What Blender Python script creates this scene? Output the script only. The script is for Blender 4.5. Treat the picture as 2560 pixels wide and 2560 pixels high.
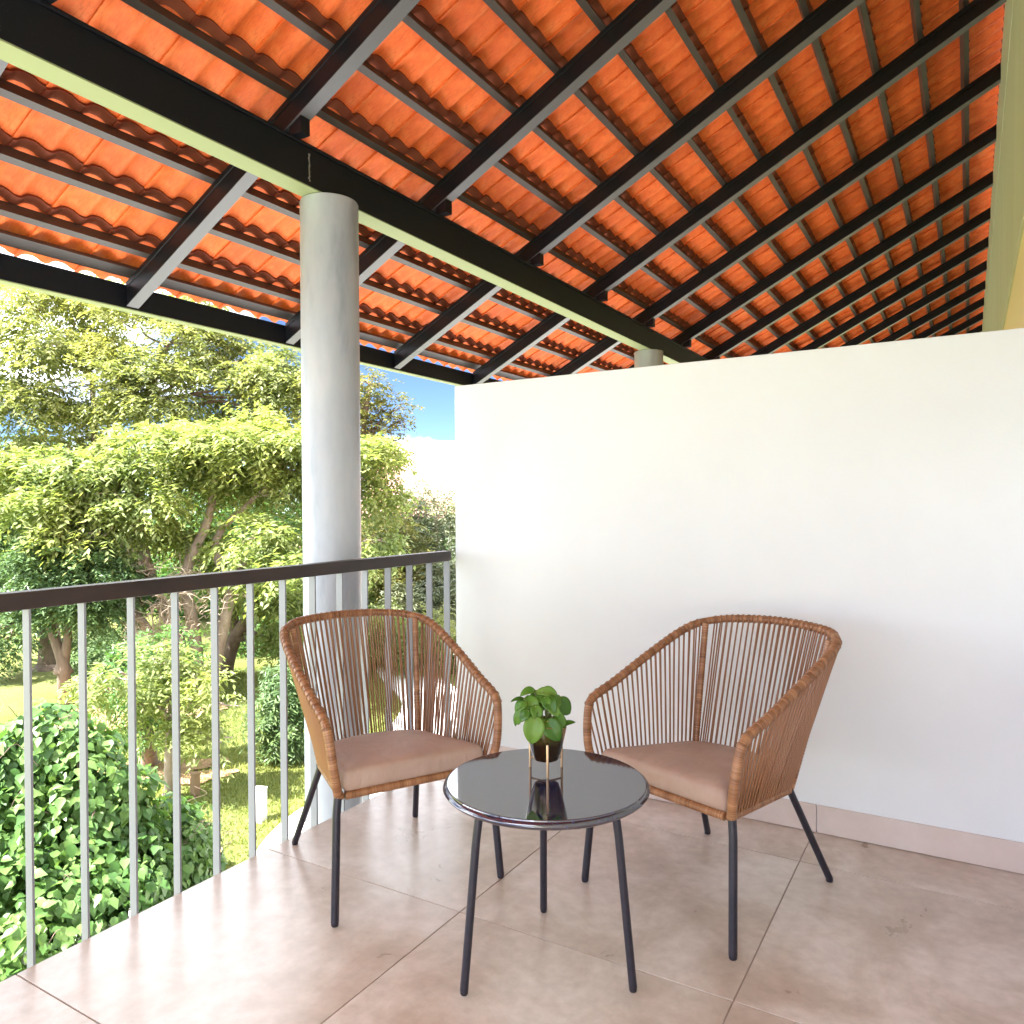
import bpy, math, random
import numpy as np
from mathutils import Vector, Matrix

# ------------------------------------------------------------------ scene, camera, world, sun
for o in list(bpy.data.objects):
    bpy.data.objects.remove(o, do_unlink=True)
scene = bpy.context.scene
COL = scene.collection

F_PX, YAW, PITCH, ROLL = 1911.18, 0.5396, -0.01096, -0.00602     # focal length for a 2560 px wide picture
CAM = np.array([2.3303, -3.3076, 1.35])
_cy, _sy = math.cos(YAW), math.sin(YAW)
_f = np.array([-_sy*math.cos(PITCH), _cy*math.cos(PITCH), math.sin(PITCH)])
_r = np.array([_cy, _sy, 0.0]); _u = np.cross(_r, _f)
_r2 = math.cos(ROLL)*_r + math.sin(ROLL)*_u
_u2 = -math.sin(ROLL)*_r + math.cos(ROLL)*_u
cam_data = bpy.data.cameras.new('camera')
cam_data.sensor_width = 36.0
cam_data.lens = F_PX/2560*36.0
cam_data.clip_start = 0.05; cam_data.clip_end = 2000
cam = bpy.data.objects.new('camera', cam_data); COL.objects.link(cam)
cam.matrix_world = Matrix(((_r2[0], _u2[0], -_f[0], CAM[0]), (_r2[1], _u2[1], -_f[1], CAM[1]),
                           (_r2[2], _u2[2], -_f[2], CAM[2]), (0, 0, 0, 1)))
scene.camera = cam

SUN_EL, SUN_AZ = math.radians(54), math.radians(-113)   # azimuth measured from +X towards +Y: along the terrace, a little from the garden
world = bpy.data.worlds.new('World'); scene.world = world; world.use_nodes = True
wn = world.node_tree.nodes; wl = world.node_tree.links; wn.clear()
wo = wn.new('ShaderNodeOutputWorld'); bg = wn.new('ShaderNodeBackground')
sky = wn.new('ShaderNodeTexSky'); sky.sky_type = 'NISHITA'; sky.sun_disc = False
sky.sun_elevation = SUN_EL
sky.sun_rotation = math.pi/2 - SUN_AZ
sky.air_density = 0.35; sky.dust_density = 0.0; sky.ozone_density = 3.5; sky.altitude = 0
tc = wn.new('ShaderNodeTexCoord'); mp = wn.new('ShaderNodeMapping'); mp.inputs['Scale'].default_value = (1, 1, 2.2)
mp.inputs['Location'].default_value = (4.2, 2.2, 4.9)
nz = wn.new('ShaderNodeTexNoise'); nz.inputs['Scale'].default_value = 2.3; nz.inputs['Detail'].default_value = 9; nz.inputs['Roughness'].default_value = 0.55
cr = wn.new('ShaderNodeValToRGB'); cr.color_ramp.elements[0].position = 0.43; cr.color_ramp.elements[1].position = 0.60
mx = wn.new('ShaderNodeMix'); mx.data_type = 'RGBA'
mx.inputs[7].default_value = (25.0, 26.0, 27.5, 1)
wl.new(tc.outputs['Generated'], mp.inputs[0]); wl.new(mp.outputs[0], nz.inputs['Vector']); wl.new(nz.outputs[0], cr.inputs[0])
wl.new(cr.outputs[0], mx.inputs[0]); wl.new(sky.outputs[0], mx.inputs[6]); wl.new(mx.outputs[2], bg.inputs[0])
bg.inputs[1].default_value = 0.05
wl.new(bg.outputs[0], wo.inputs[0])

sd = bpy.data.lights.new('sun', 'SUN'); sd.energy = 4.7; sd.angle = math.radians(0.6); sd.color = (1.0, 0.965, 0.91)
sun = bpy.data.objects.new('sun', sd); COL.objects.link(sun)
_sdir = Vector((math.cos(SUN_EL)*math.cos(SUN_AZ), math.cos(SUN_EL)*math.sin(SUN_AZ), math.sin(SUN_EL)))
sun.rotation_euler = _sdir.to_track_quat('Z', 'Y').to_euler()
sun.location = (8, -4, 14)

scene.view_settings.view_transform = 'Standard'; scene.view_settings.look = 'None'
scene.view_settings.gamma = 1.0; scene.view_settings.use_curve_mapping = False
scene.view_settings.exposure = 2.86
scene.render.engine = 'CYCLES'
scene.cycles.max_bounces = 10; scene.cycles.diffuse_bounces = 6; scene.cycles.glossy_bounces = 4
scene.cycles.transmission_bounces = 4; scene.cycles.transparent_max_bounces = 4

def at(px, py, depth):
    """a point of the garden given where it shows in the 2560 px photograph and how far off it stands"""
    d = _r2*((px-1280)/F_PX) + _u2*((1280-py)/F_PX) + _f
    return CAM + d*depth
GROUND = -2.9

# ------------------------------------------------------------------ materials
def mat(name, col, rough=0.6, metal=0.0, spec=0.5, coat=0.0):
    m = bpy.data.materials.new(name); m.use_nodes = True
    b = m.node_tree.nodes['Principled BSDF']
    b.inputs['Base Color'].default_value = (*col, 1); b.inputs['Roughness'].default_value = rough
    b.inputs['Metallic'].default_value = metal; b.inputs['Specular IOR Level'].default_value = spec
    if coat: b.inputs['Coat Weight'].default_value = coat
    return m
def nt(m): return m.node_tree.nodes, m.node_tree.links, m.node_tree.nodes['Principled BSDF']
def noise(n, l, scale, detail=4, rough=0.5, coord='Object', stretch=None, dist=0.0):
    t = n.new('ShaderNodeTexCoord'); x = n.new('ShaderNodeTexNoise')
    x.inputs['Scale'].default_value = scale; x.inputs['Detail'].default_value = detail
    x.inputs['Roughness'].default_value = rough; x.inputs['Distortion'].default_value = dist
    src = t.outputs[coord]
    if stretch:
        mpn = n.new('ShaderNodeMapping'); mpn.inputs['Scale'].default_value = stretch
        l.new(src, mpn.inputs[0]); src = mpn.outputs[0]
    l.new(src, x.inputs['Vector']); return x.outputs[0]
def ramp(n, l, src, stops):
    r = n.new('ShaderNodeValToRGB'); e = r.color_ramp.elements
    while len(e) < len(stops): e.new(0.5)
    for k, (p, c) in enumerate(stops): e[k].position = p; e[k].color = (*c, 1)
    l.new(src, r.inputs[0]); return r.outputs[0]
def bump(n, l, b, src, strength, dist=0.01):
    x = n.new('ShaderNodeBump'); x.inputs['Strength'].default_value = strength; x.inputs['Distance'].default_value = dist
    l.new(src, x.inputs['Height']); l.new(x.outputs[0], b.inputs['Normal'])
def mixc(n, l, fac, a, b, mode='MIX'):
    x = n.new('ShaderNodeMix'); x.data_type = 'RGBA'; x.blend_type = mode
    for s, v in ((0, fac), (6, a), (7, b)):
        if hasattr(v, 'default_value'): l.new(v, x.inputs[s])
        elif s == 0: x.inputs[0].default_value = v
        else: x.inputs[s].default_value = (*v, 1)
    return x.outputs[2]

M = {}
# white plaster
m = M['plaster'] = mat('white_plaster', (.80, .80, .80), .75, spec=.25); n, l, b = nt(m)
l.new(ramp(n, l, noise(n, l, 1.3, 6, .6), [(.3, (.715, .735, .745)), (.7, (.765, .785, .795))]), b.inputs['Base Color'])
bump(n, l, b, noise(n, l, 90, 5, .65), .22, .003)
# terrace tile
m = M['floor_tile'] = mat('porcelain_tile', (.5, .4, .35), .34, spec=.8); n, l, b = nt(m)
oi = n.new('ShaderNodeObjectInfo'); va = n.new('ShaderNodeVectorMath'); va.operation = 'ADD'
tcn = n.new('ShaderNodeTexCoord'); sc = n.new('ShaderNodeVectorMath'); sc.operation = 'SCALE'; sc.inputs['Scale'].default_value = 17
cb = n.new('ShaderNodeCombineXYZ'); l.new(oi.outputs['Random'], cb.inputs[0]); l.new(oi.outputs['Random'], cb.inputs[1])
l.new(cb.outputs[0], sc.inputs[0]); l.new(tcn.outputs['Object'], va.inputs[0]); l.new(sc.outputs[0], va.inputs[1])
n1 = n.new('ShaderNodeTexNoise'); n1.inputs['Scale'].default_value = 2.6; n1.inputs['Detail'].default_value = 9; n1.inputs['Roughness'].default_value = .62; n1.inputs['Distortion'].default_value = .5
n2 = n.new('ShaderNodeTexNoise'); n2.inputs['Scale'].default_value = 21; n2.inputs['Detail'].default_value = 6; n2.inputs['Roughness'].default_value = .6
l.new(va.outputs[0], n1.inputs['Vector']); l.new(va.outputs[0], n2.inputs['Vector'])
ca = ramp(n, l, n1.outputs[0], [(.22, (.38, .29, .22)), (.44, (.52, .425, .35)), (.57, (.63, .545, .48)), (.74, (.70, .63, .58))])
cbb = ramp(n, l, n2.outputs[0], [(.30, (.82, .80, .78)), (.65, (1.0, 1.0, 1.0))])
l.new(mixc(n, l, 1.0, ca, cbb, 'MULTIPLY'), b.inputs['Base Color'])
rr = n.new('ShaderNodeMapRange'); rr.inputs[3].default_value = .22; rr.inputs[4].default_value = .38
l.new(n1.outputs[0], rr.inputs[0]); l.new(rr.outputs[0], b.inputs['Roughness'])
bump(n, l, b, n2.outputs[0], .05, .002)
m = M['grout'] = mat('grout', (.33, .25, .21), .9)
m = M['skirting'] = mat('skirting_tile', (.55, .44, .385), .38); n, l, b = nt(m)
l.new(ramp(n, l, noise(n, l, 4, 7, .6), [(.3, (.58, .48, .43)), (.7, (.68, .585, .54))]), b.inputs['Base Color'])
# clay roof tile
m = M['clay'] = mat('clay_tile', (.62, .13, .035), .6, spec=.35); n, l, b = nt(m)
oi = n.new('ShaderNodeObjectInfo'); nn = noise(n, l, 9, 5, .6); n3 = noise(n, l, 30, 5, .7, stretch=(1, 6, 1))
c1 = ramp(n, l, nn, [(.3, (.70, .115, .018)), (.52, (.82, .175, .035)), (.75, (.87, .26, .07))])
c2 = ramp(n, l, oi.outputs['Random'], [(0, (.74, .68, .66)), (.4, (.92, .92, .95)), (1, (1, 1, 1))])
c3 = ramp(n, l, n3, [(.34, (.78, .70, .68)), (.52, (1, 1, 1))])
l.new(mixc(n, l, 1.0, mixc(n, l, 1.0, c1, c2, 'MULTIPLY'), c3, 'MULTIPLY'), b.inputs['Base Color']); bump(n, l, b, n3, .4, .003)
# steel paint
m = M['black_steel'] = mat('dark_painted_steel', (.007, .008, .012), .45, spec=.3); n, l, b = nt(m)
sp = n.new('ShaderNodeTexNoise'); sp.inputs['Scale'].default_value = 160; sp.inputs['Detail'].default_value = 2
t0 = n.new('ShaderNodeTexCoord'); l.new(t0.outputs['Object'], sp.inputs['Vector'])
dust = ramp(n, l, sp.outputs[0], [(.66, (0, 0, 0)), (.76, (1, 1, 1))])
big = ramp(n, l, noise(n, l, 2.4, 5, .6), [(.42, (0, 0, 0)), (.75, (.5, .5, .5))])
f = mixc(n, l, 1.0, dust, big, 'MULTIPLY')
l.new(mixc(n, l, f, (.006, .007, .011), (.10, .11, .12)), b.inputs['Base Color'])
bump(n, l, b, noise(n, l, 60, 3, .5), .06, .002)
m = M['rail_brown'] = mat('dark_brown_handrail', (.024, .014, .011), .45, spec=.5); n, l, b = nt(m)
l.new(ramp(n, l, noise(n, l, 3, 6, .6, stretch=(8, 1, 8)), [(.3, (.016, .010, .009)), (.7, (.040, .022, .017))]), b.inputs['Base Color'])
m = M['bar_grey'] = mat('grey_painted_bar', (.24, .25, .28), .40, spec=.5)
m = M['column'] = mat('grey_painted_column', (.40, .42, .44), .42, spec=.45); n, l, b = nt(m)
l.new(ramp(n, l, noise(n, l, 2.2, 6, .6, stretch=(3, 3, .8)), [(.32, (.30, .335, .39)), (.46, (.40, .435, .49)), (.68, (.48, .51, .55))]), b.inputs['Base Color'])
bump(n, l, b, noise(n, l, 9, 6, .6, stretch=(1, 1, .4)), .3, .012)
m = M['siding'] = mat('pale_green_board', (.50, .54, .36), .6); n, l, b = nt(m)
l.new(ramp(n, l, noise(n, l, 2.0, 4, .5, stretch=(1, 1, .4)), [(.3, (.47, .51, .33)), (.7, (.53, .57, .39))]), b.inputs['Base Color'])
m = M['yellow_wall'] = mat('pale_yellow_render', (.75, .62, .30), .8)
M['clay_head'] = mat('shaded_clay_tile_head', (.20, .055, .030), .8, spec=.2)  # shade beneath the tile lap, put into the head colour
M['pale_flange'] = mat('lawn_lit_green_flange', (.26, .30, .155), .5)  # light thrown up from the lawn, put into the underside colour
M['grey_flange'] = mat('lit_grey_flange', (.095, .098, .108), .38)  # light on the rafter undersides, put into a paler grey
M['batten_grey'] = mat('grey_batten', (.045, .038, .035), .45)
# chair
def cane(name, a, b_, c_):
    m = mat(name, a, .38, spec=.5, coat=.15); n, l, b = nt(m)
    u = n.new('ShaderNodeUVMap'); s = n.new('ShaderNodeSeparateXYZ'); l.new(u.outputs[0], s.inputs[0])
    def line(scale, det, off=0):
        x = n.new('ShaderNodeTexNoise'); x.noise_dimensions = '1D'; x.inputs['Scale'].default_value = scale; x.inputs['Detail'].default_value = det
        ad = n.new('ShaderNodeMath'); ad.inputs[1].default_value = off; l.new(s.outputs[0], ad.inputs[0]); l.new(ad.outputs[0], x.inputs['W']); return x.outputs[0]
    k1 = ramp(n, l, line(26, 2), [(.32, a), (.5, b_), (.68, c_)])
    k2 = ramp(n, l, line(240, 1, 5.3), [(.3, (.62, .58, .54)), (.55, (1, 1, 1)), (.75, (1.15, 1.12, 1.08))])
    l.new(mixc(n, l, 1.0, k1, k2, 'MULTIPLY'), b.inputs['Base Color']); return m
M['cane'] = cane('brown_cane_wrap', (.23, .095, .036), (.31, .138, .058), (.42, .21, .10))
m = M['cord'] = mat('brown_cane_cord', (.20, .082, .036), .4, spec=.5, coat=.15); n, l, b = nt(m)
oi = n.new('ShaderNodeObjectInfo')
gi = n.new('ShaderNodeNewGeometry')
l.new(ramp(n, l, gi.outputs['Random Per Island'], [(0, (.17, .068, .028)), (.4, (.26, .112, .048)), (.75, (.35, .16, .072)), (1, (.44, .23, .12))]), b.inputs['Base Color'])
m = M['leg_steel'] = mat('dark_leg_steel', (.022, .019, .032), .34, spec=.5)
n, l, b = nt(m); l.new(ramp(n, l, noise(n, l, 60, 3, .6), [(.3, (.010, .009, .018)), (.8, (.022, .019, .032))]), b.inputs['Base Color'])
m = M['cushion'] = mat('taupe_faux_leather', (.33, .205, .165), .48, spec=.4); n, l, b = nt(m)
l.new(ramp(n, l, noise(n, l, 7, 6, .6, dist=.6), [(.3, (.36, .24, .19)), (.7, (.43, .305, .25))]), b.inputs['Base Color'])
bp_ = n.new('ShaderNodeBump'); bp_.inputs['Strength'].default_value = .25; bp_.inputs['Distance'].default_value = .02
bp2 = n.new('ShaderNodeBump'); bp2.inputs['Strength'].default_value = .15; bp2.inputs['Distance'].default_value = .001
l.new(noise(n, l, 6, 3, .5, dist=1.0, stretch=(1, 2.4, 1)), bp_.inputs['Height']); l.new(noise(n, l, 300, 2, .5), bp2.inputs['Height'])
l.new(bp_.outputs[0], bp2.inputs['Normal']); l.new(bp2.outputs[0], b.inputs['Normal'])
# granite table
m = M['granite'] = mat('dark_blue_granite', (.02, .02, .04), .05, spec=.9); n, l, b = nt(m)
b.inputs['IOR'].default_value = 1.75
t0 = n.new('ShaderNodeTexCoord'); vz = n.new('ShaderNodeTexVoronoi'); vz.inputs['Scale'].default_value = 260; l.new(t0.outputs['Object'], vz.inputs['Vector'])
s1 = ramp(n, l, vz.outputs['Color'], [(.35, (.014, .010, .026)), (.80, (.02, .018, .048)), (.96, (.06, .07, .16))])
l.new(s1, b.inputs['Base Color'])
m = M['brass'] = mat('brushed_brass', (.55, .38, .24), .32, metal=1.0)
m = M['pot_glass'] = mat('dark_bronze_glazed_pot', (.035, .022, .012), .10, metal=.55, spec=.7, coat=.6); n, l, b = nt(m)
t0 = n.new('ShaderNodeTexCoord'); sx = n.new('ShaderNodeSeparateXYZ'); l.new(t0.outputs['Generated'], sx.inputs[0])
l.new(ramp(n, l, sx.outputs[2], [(.45, (.035, .020, .010)), (.80, (.15, .13, .035)), (1.0, (.27, .25, .08))]), b.inputs['Base Color'])
m = M['soil'] = mat('potting_soil', (.03, .02, .012), .95)
n, l, b = nt(m); bump(n, l, b, noise(n, l, 120, 3), .8, .01)

def leafmat(name, cols, trans=.35, rough=.45):
    m = bpy.data.materials.new(name); m.use_nodes = True; n = m.node_tree.nodes; l = m.node_tree.links; b = n['Principled BSDF']
    gi = n.new('ShaderNodeNewGeometry')
    oi = n.new('ShaderNodeObjectInfo')
    c = ramp(n, l, oi.outputs['Random'] if name == 'glossy_plant_leaf' else gi.outputs['Random Per Island'], [(i/(len(cols)-1), q) for i, q in enumerate(cols)])
    pn = noise(n, l, .55, 3, .5)
    tint = ramp(n, l, pn, [(.35, (.82, .9, .9)), (.65, (1.12, 1.08, .88))])
    c = mixc(n, l, 1.0, c, tint, 'MULTIPLY')
    l.new(c, b.inputs['Base Color']); b.inputs['Roughness'].default_value = rough; b.inputs['Specular IOR Level'].default_value = .35
    tr = n.new('ShaderNodeBsdfTranslucent'); l.new(mixc(n, l, 1.0, c, (1.25, 1.3, .6), 'MULTIPLY'), tr.inputs[0])
    mx = n.new('ShaderNodeMixShader'); mx.inputs[0].default_value = trans
    l.new(b.outputs[0], mx.inputs[1]); l.new(tr.outputs[0], mx.inputs[2]); l.new(mx.outputs[0], n['Material Output'].inputs[0])
    return m
M['lf_lime'] = leafmat('lime_leaves', [(.17, .21, .075), (.25, .29, .12), (.33, .35, .17)], .50)
M['lf_olive'] = leafmat('yellow_green_leaves', [(.17, .19, .08), (.27, .285, .13), (.35, .35, .19)], .48)
M['lf_dark'] = leafmat('dark_green_leaves', [(.065, .115, .05), (.095, .155, .065), (.14, .20, .09)], .25)
M['lf_grey'] = leafmat('grey_green_leaves', [(.12, .14, .09), (.17, .19, .13), (.23, .24, .18)], .25)
M['lf_vine'] = leafmat('vine_leaves', [(.055, .125, .035), (.095, .18, .052), (.15, .24, .08)], .33, .38)
M['lf_sparse'] = leafmat('olive_brown_leaves', [(.09, .10, .03), (.14, .14, .045), (.20, .17, .06)], .35)
M['lf_plant'] = leafmat('glossy_plant_leaf', [(.06, .15, .022), (.11, .24, .035), (.19, .32, .07)], .28, .22)
def bark(name, a, b_):
    m = mat(name, a, .85); n, l, b = nt(m)
    l.new(ramp(n, l, noise(n, l, 5, 6, .65, stretch=(1, 1, .35)), [(.3, a), (.7, b_)]), b.inputs['Base Color'])
    bump(n, l, b, noise(n, l, 18, 5, .6, stretch=(1, 1, .3)), .8, .03); return m
M['bark'] = bark('grey_brown_bark', (.10, .065, .045), (.24, .17, .13))
M['bark_pale'] = bark('pale_pink_bark', (.22, .15, .12), (.42, .33, .28))
M['twig'] = mat('dead_twigs', (.34, .26, .20), .9)
m = M['lawn'] = mat('lawn', (.12, .18, .03), .95, spec=.1); n, l, b = nt(m)
g1 = ramp(n, l, noise(n, l, .28, 5, .6), [(.35, (.14, .165, .045)), (.55, (.20, .225, .075)), (.72, (.25, .22, .11))])
g2 = ramp(n, l, noise(n, l, 9, 5, .7), [(.3, (.72, .76, .7)), (.7, (1.15, 1.12, 1.1))])
l.new(mixc(n, l, 1.0, g1, g2, 'MULTIPLY'), b.inputs['Base Color']); bump(n, l, b, noise(n, l, 22, 5, .7), 1.0, .05)
M['grass'] = leafmat('grass_blades', [(.14, .18, .045), (.21, .24, .07), (.27, .27, .10)], .3, .7)
m = M['earth'] = mat('bare_earth', (.28, .16, .085), .95); n, l, b = nt(m)
l.new(ramp(n, l, noise(n, l, 5, 5, .7), [(.35, (.22, .13, .06)), (.6, (.33, .20, .11)), (.75, (.17, .19, .05))]), b.inputs['Base Color'])
M['paving'] = mat('white_concrete', (.66, .65, .64), .8)
M['white_paint'] = mat('white_paint', (.72, .72, .74), .5)
M['terracotta'] = mat('terracotta', (.55, .30, .12), .8)
M['wire'] = mat('galvanised_wire', (.38, .38, .36), .5, metal=.7)
M['dark_thing'] = mat('dark_lamp_head', (.03, .035, .05), .5)
m = M['far_roof'] = mat('sunlit_red_tiles', (.55, .33, .27), .8)
M['timber'] = mat('weathered_timber', (.25, .16, .09), .9)

# ------------------------------------------------------------------ mesh helpers
class MB:
    def __init__(s): s.v = []; s.f = []; s.uv = {}
    def box(s, x0, x1, y0, y1, z0, z1):
        b = len(s.v)
        s.v += [(x, y, z) for x in (x0, x1) for y in (y0, y1) for z in (z0, z1)]
        s.f += [tuple(b+i for i in q) for q in ((0, 1, 3, 2), (4, 6, 7, 5), (0, 4, 5, 1), (2, 3, 7, 6), (0, 2, 6, 4), (1, 5, 7, 3))]
        return s
    def obox(s, org, ax, ay, az, x0, x1, y0, y1, z0, z1):
        b = len(s.v); org, ax, ay, az = map(np.array, (org, ax, ay, az))
        s.v += [tuple(org+ax*x+ay*y+az*z) for x in (x0, x1) for y in (y0, y1) for z in (z0, z1)]
        s.f += [tuple(b+i for i in q) for q in ((0, 1, 3, 2), (4, 6, 7, 5), (0, 4, 5, 1), (2, 3, 7, 6), (0, 2, 6, 4), (1, 5, 7, 3))]
        return s
    def tube(s, pts, rads, seg=8, caps=True, uvs=None):
        pts = np.array(pts, float); N = len(pts)
        if np.isscalar(rads): rads = [rads]*N
        t = np.gradient(pts, axis=0); t /= np.linalg.norm(t, axis=1)[:, None]+1e-12
        ref = np.array([0, 0, 1.0]) if abs(t[0][2]) < .9 else np.array([1.0, 0, 0])
        a = np.cross(t[0], ref); a /= np.linalg.norm(a); base = len(s.v)
        for i in range(N):
            a = a - t[i]*(a@t[i]); a /= np.linalg.norm(a); bb = np.cross(t[i], a)
            for k in range(seg):
                w = 2*math.pi*k/seg
                s.v.append(tuple(pts[i]+rads[i]*(math.cos(w)*a+math.sin(w)*bb)))
        for i in range(N-1):
            for k in range(seg):
                k2 = (k+1) % seg
                q = (base+i*seg+k, base+i*seg+k2, base+(i+1)*seg+k2, base+(i+1)*seg+k)
                if uvs is not None: s.uv[len(s.f)] = ((uvs[i], k/seg), (uvs[i], (k+1)/seg), (uvs[i+1], (k+1)/seg), (uvs[i+1], k/seg))
                s.f.append(q)
        if caps:
            s.f.append(tuple(base+k for k in range(seg))[::-1]); s.f.append(tuple(base+(N-1)*seg+k for k in range(seg)))
        return s
    def lathe(s, prof, seg=48, c=(0, 0)):
        base = len(s.v)
        for r, z in prof:
            for k in range(seg):
                w = 2*math.pi*k/seg; s.v.append((c[0]+r*math.cos(w), c[1]+r*math.sin(w), z))
        for i in range(len(prof)-1):
            for k in range(seg):
                k2 = (k+1) % seg
                s.f.append((base+i*seg+k, base+i*seg+k2, base+(i+1)*seg+k2, base+(i+1)*seg+k))
        s.f.append(tuple(base+k for k in range(seg))[::-1]); s.f.append(tuple(base+(len(prof)-1)*seg+k for k in range(seg)))
        return s
    def mesh(s, name, m, smooth=False, bevel=None):
        me = bpy.data.meshes.new(name); me.from_pydata(s.v, [], s.f); me.update()
        if s.uv:
            ul = me.uv_layers.new(name='UVMap')
            for fi, q in s.uv.items():
                p = me.polygons[fi]
                for j, li in enumerate(p.loop_indices): ul.data[li].uv = q[j]
        if m: me.materials.append(m)
        if smooth: me.shade_smooth()
        return me
def put(name, me, parent=None, loc=None):
    o = bpy.data.objects.new(name, me); COL.objects.link(o)
    if parent is not None: o.parent = parent
    if loc is not None: o.location = loc
    return o
def build(mb, name, m, parent=None, smooth=False, bevel=0.0, loc=None, auto=False):
    o = put(name, mb.mesh(name, m, smooth), parent, loc)
    if auto and smooth: o.data.set_sharp_from_angle(angle=math.radians(40))
    if bevel:
        bv = o.modifiers.new('bevel', 'BEVEL'); bv.width = bevel; bv.segments = 2; bv.limit_method = 'ANGLE'
    return o
def thing(name, label, cat, loc=(0, 0, 0), rz=0, group=None):
    o = bpy.data.objects.new(name, None); COL.objects.link(o); o.location = loc; o.rotation_euler = (0, 0, rz)
    o.empty_display_size = .2; return tag(o, label, cat, group)
def tag(o, label, cat, group=None):
    o['label'] = label; o['category'] = cat
    if group: o['group'] = group
    return o
def kind(o, k): o['kind'] = k; return o
def copy_tree(src, parent=None):
    c = src.copy(); COL.objects.link(c); c.parent = parent
    for ch in list(src.children): copy_tree(ch, c)
    return c
def np_mesh(name, V, Fq, m, smooth=False):
    """V (n,3) and faces (k,3|4) as arrays, fast"""
    me = bpy.data.meshes.new(name); V = np.asarray(V, np.float32); Fq = np.asarray(Fq, np.int32); k = Fq.shape[1]
    me.vertices.add(len(V)); me.vertices.foreach_set('co', V.ravel())
    me.loops.add(Fq.size); me.loops.foreach_set('vertex_index', Fq.ravel())
    me.polygons.add(len(Fq)); me.polygons.foreach_set('loop_start', np.arange(0, Fq.size, k, dtype=np.int32))
    me.polygons.foreach_set('loop_total', np.full(len(Fq), k, np.int32))
    me.update(calc_edges=True); me.validate(); me.materials.append(m)
    if smooth: me.shade_smooth()
    return me

# ------------------------------------------------------------------ terrace floor
FE = -.032
slab = build(MB().box(FE+.004, 2.55, -5.4, .0, -.25, -.0028).box(FE+.004, 2.55, .17, 16, -.25, -.0028).box(FE+.004, 2.55, 0, .17, -.25, -.0028), 'terrace_floor', M['grout'])
kind(slab, 'structure')
gx = [FE, .883, 1.782, 2.55]; gy = [-5.4, -4.02, -3.092, -2.166, -1.242, -.304, 0.0]; G = .0022
for i in range(3):
    for j in range(6):
        o = build(MB().box(gx[i]+(G if i else 0), gx[i+1]-G, gy[j]+G, gy[j+1]-G, -.012, 0), 'floor_tile', M['floor_tile'], slab, bevel=.0012)
# building front below the terrace
low = build(MB().box(.25, 2.5, -5.2, 15.5, GROUND-.3, -.252), 'ground_floor_wall', M['plaster'])
tag(low, 'white ground floor wall of the house beneath the terrace slab', 'wall')

# ------------------------------------------------------------------ partition wall with skirting
pw = thing('partition_wall', 'white plastered partition wall behind the two cane chairs', 'wall')
build(MB().box(0, 2.53, .0, .15, .002, 1.971), 'wall', M['plaster'], pw, bevel=.004)
sk = [.012, .905, 1.795, 2.53]
for i in range(3):
    build(MB().box(sk[i]+(.0015 if i else 0), sk[i+1]-.0015, -.011, -.0005, .002, .113), 'skirting_tile', M['skirting'], pw, bevel=.001)

# ------------------------------------------------------------------ house wall on the right
XH = 2.53
hw = thing('house_wall', 'pale green boarded upper house wall over yellow render at the right edge', 'wall')
build(MB().box(XH+.012, XH+.30, -5.7, .16, .002, 2.60), 'white_bounce_wall', M['plaster'], hw)  # out of view; white instead of yellow to bounce more light inside
build(MB().box(XH+.012, XH+.30, .1605, 22, .002, 2.60), 'rendered_wall', M['yellow_wall'], hw)
yb = -5.2; rng = random.Random(4)
edges = [-5.7, -3.1, -1.0, 1.7, 4.3, 6.9, 9.3, 11.7, 14.1, 16.5, 19, 22]
for i in range(len(edges)-1):
    build(MB().box(XH, XH+.02, edges[i]+.003, edges[i+1]-.003, 2.60, 4.02), 'siding_board', M['siding'], hw, bevel=.002)
build(MB().box(XH-.003, XH+.02, -5.7, 22, 4.022, 4.60), 'top_board', M['siding'], hw)
build(MB().box(XH+.022, XH+.30, -5.7, 22, 2.602, 4.64), 'backing_wall', M['plaster'], hw)

# ------------------------------------------------------------------ roof
SL = .5205; TH = math.atan(SL); CT, ST = math.cos(TH), math.sin(TH)
U = np.array([CT, 0, ST]); NV = np.array([-ST, 0, CT]); YV = np.array([0, 1.0, 0]); O0 = np.array([0, 0, 3.163])
roof = thing('tiled_roof', 'sloping roof of orange clay tiles on black steel rafters, seen from below', 'roof')
H_R = .125*CT
u_lo, u_hi = -1.468/CT, (XH-.004)/CT
# rafters: one mesh, shared; C section with a lip on the side towards the camera
r_mb = MB()
xs0 = -1.468
def slope_z(x): return 3.163+SL*x
def raf_box(mb, y0, y1, h0, h1, x0=xs0, x1=XH-.004):
    b = len(mb.v)
    for x in (x0, x1):
        for y in (y0, y1):
            for h in (h0, h1): mb.v.append((x, y, slope_z(x)+h))
    mb.f += [tuple(b+i for i in q) for q in ((0, 1, 3, 2), (4, 6, 7, 5), (0, 4, 5, 1), (2, 3, 7, 6), (0, 2, 6, 4), (1, 5, 7, 3))]
raf_box(r_mb, 0, .065, .004, .094); raf_box(r_mb, -.004, .065, .0945, .125)
r_me = r_mb.mesh('rafter', M['black_steel'])
f_mb = MB(); raf_box(f_mb, -.001, .066, 0, .0038); f_me = f_mb.mesh('bottom_flange', M['grey_flange'])
RY = [-.89+1.0875*k for k in range(-4, 18)]
for y in RY:
    o = put('rafter', r_me, roof, (0, y, 0))
    b2 = o.modifiers.new('bevel', 'BEVEL'); b2.width = .003; b2.segments = 2
    put('bottom_flange', f_me, o)
# weld marks / stub brackets on the beam
for y in RY:
    build(MB().box(-.262, -.19, y+.006, y+.060, 2.99, 3.063), 'bracket', M['black_steel'], roof)
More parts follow.
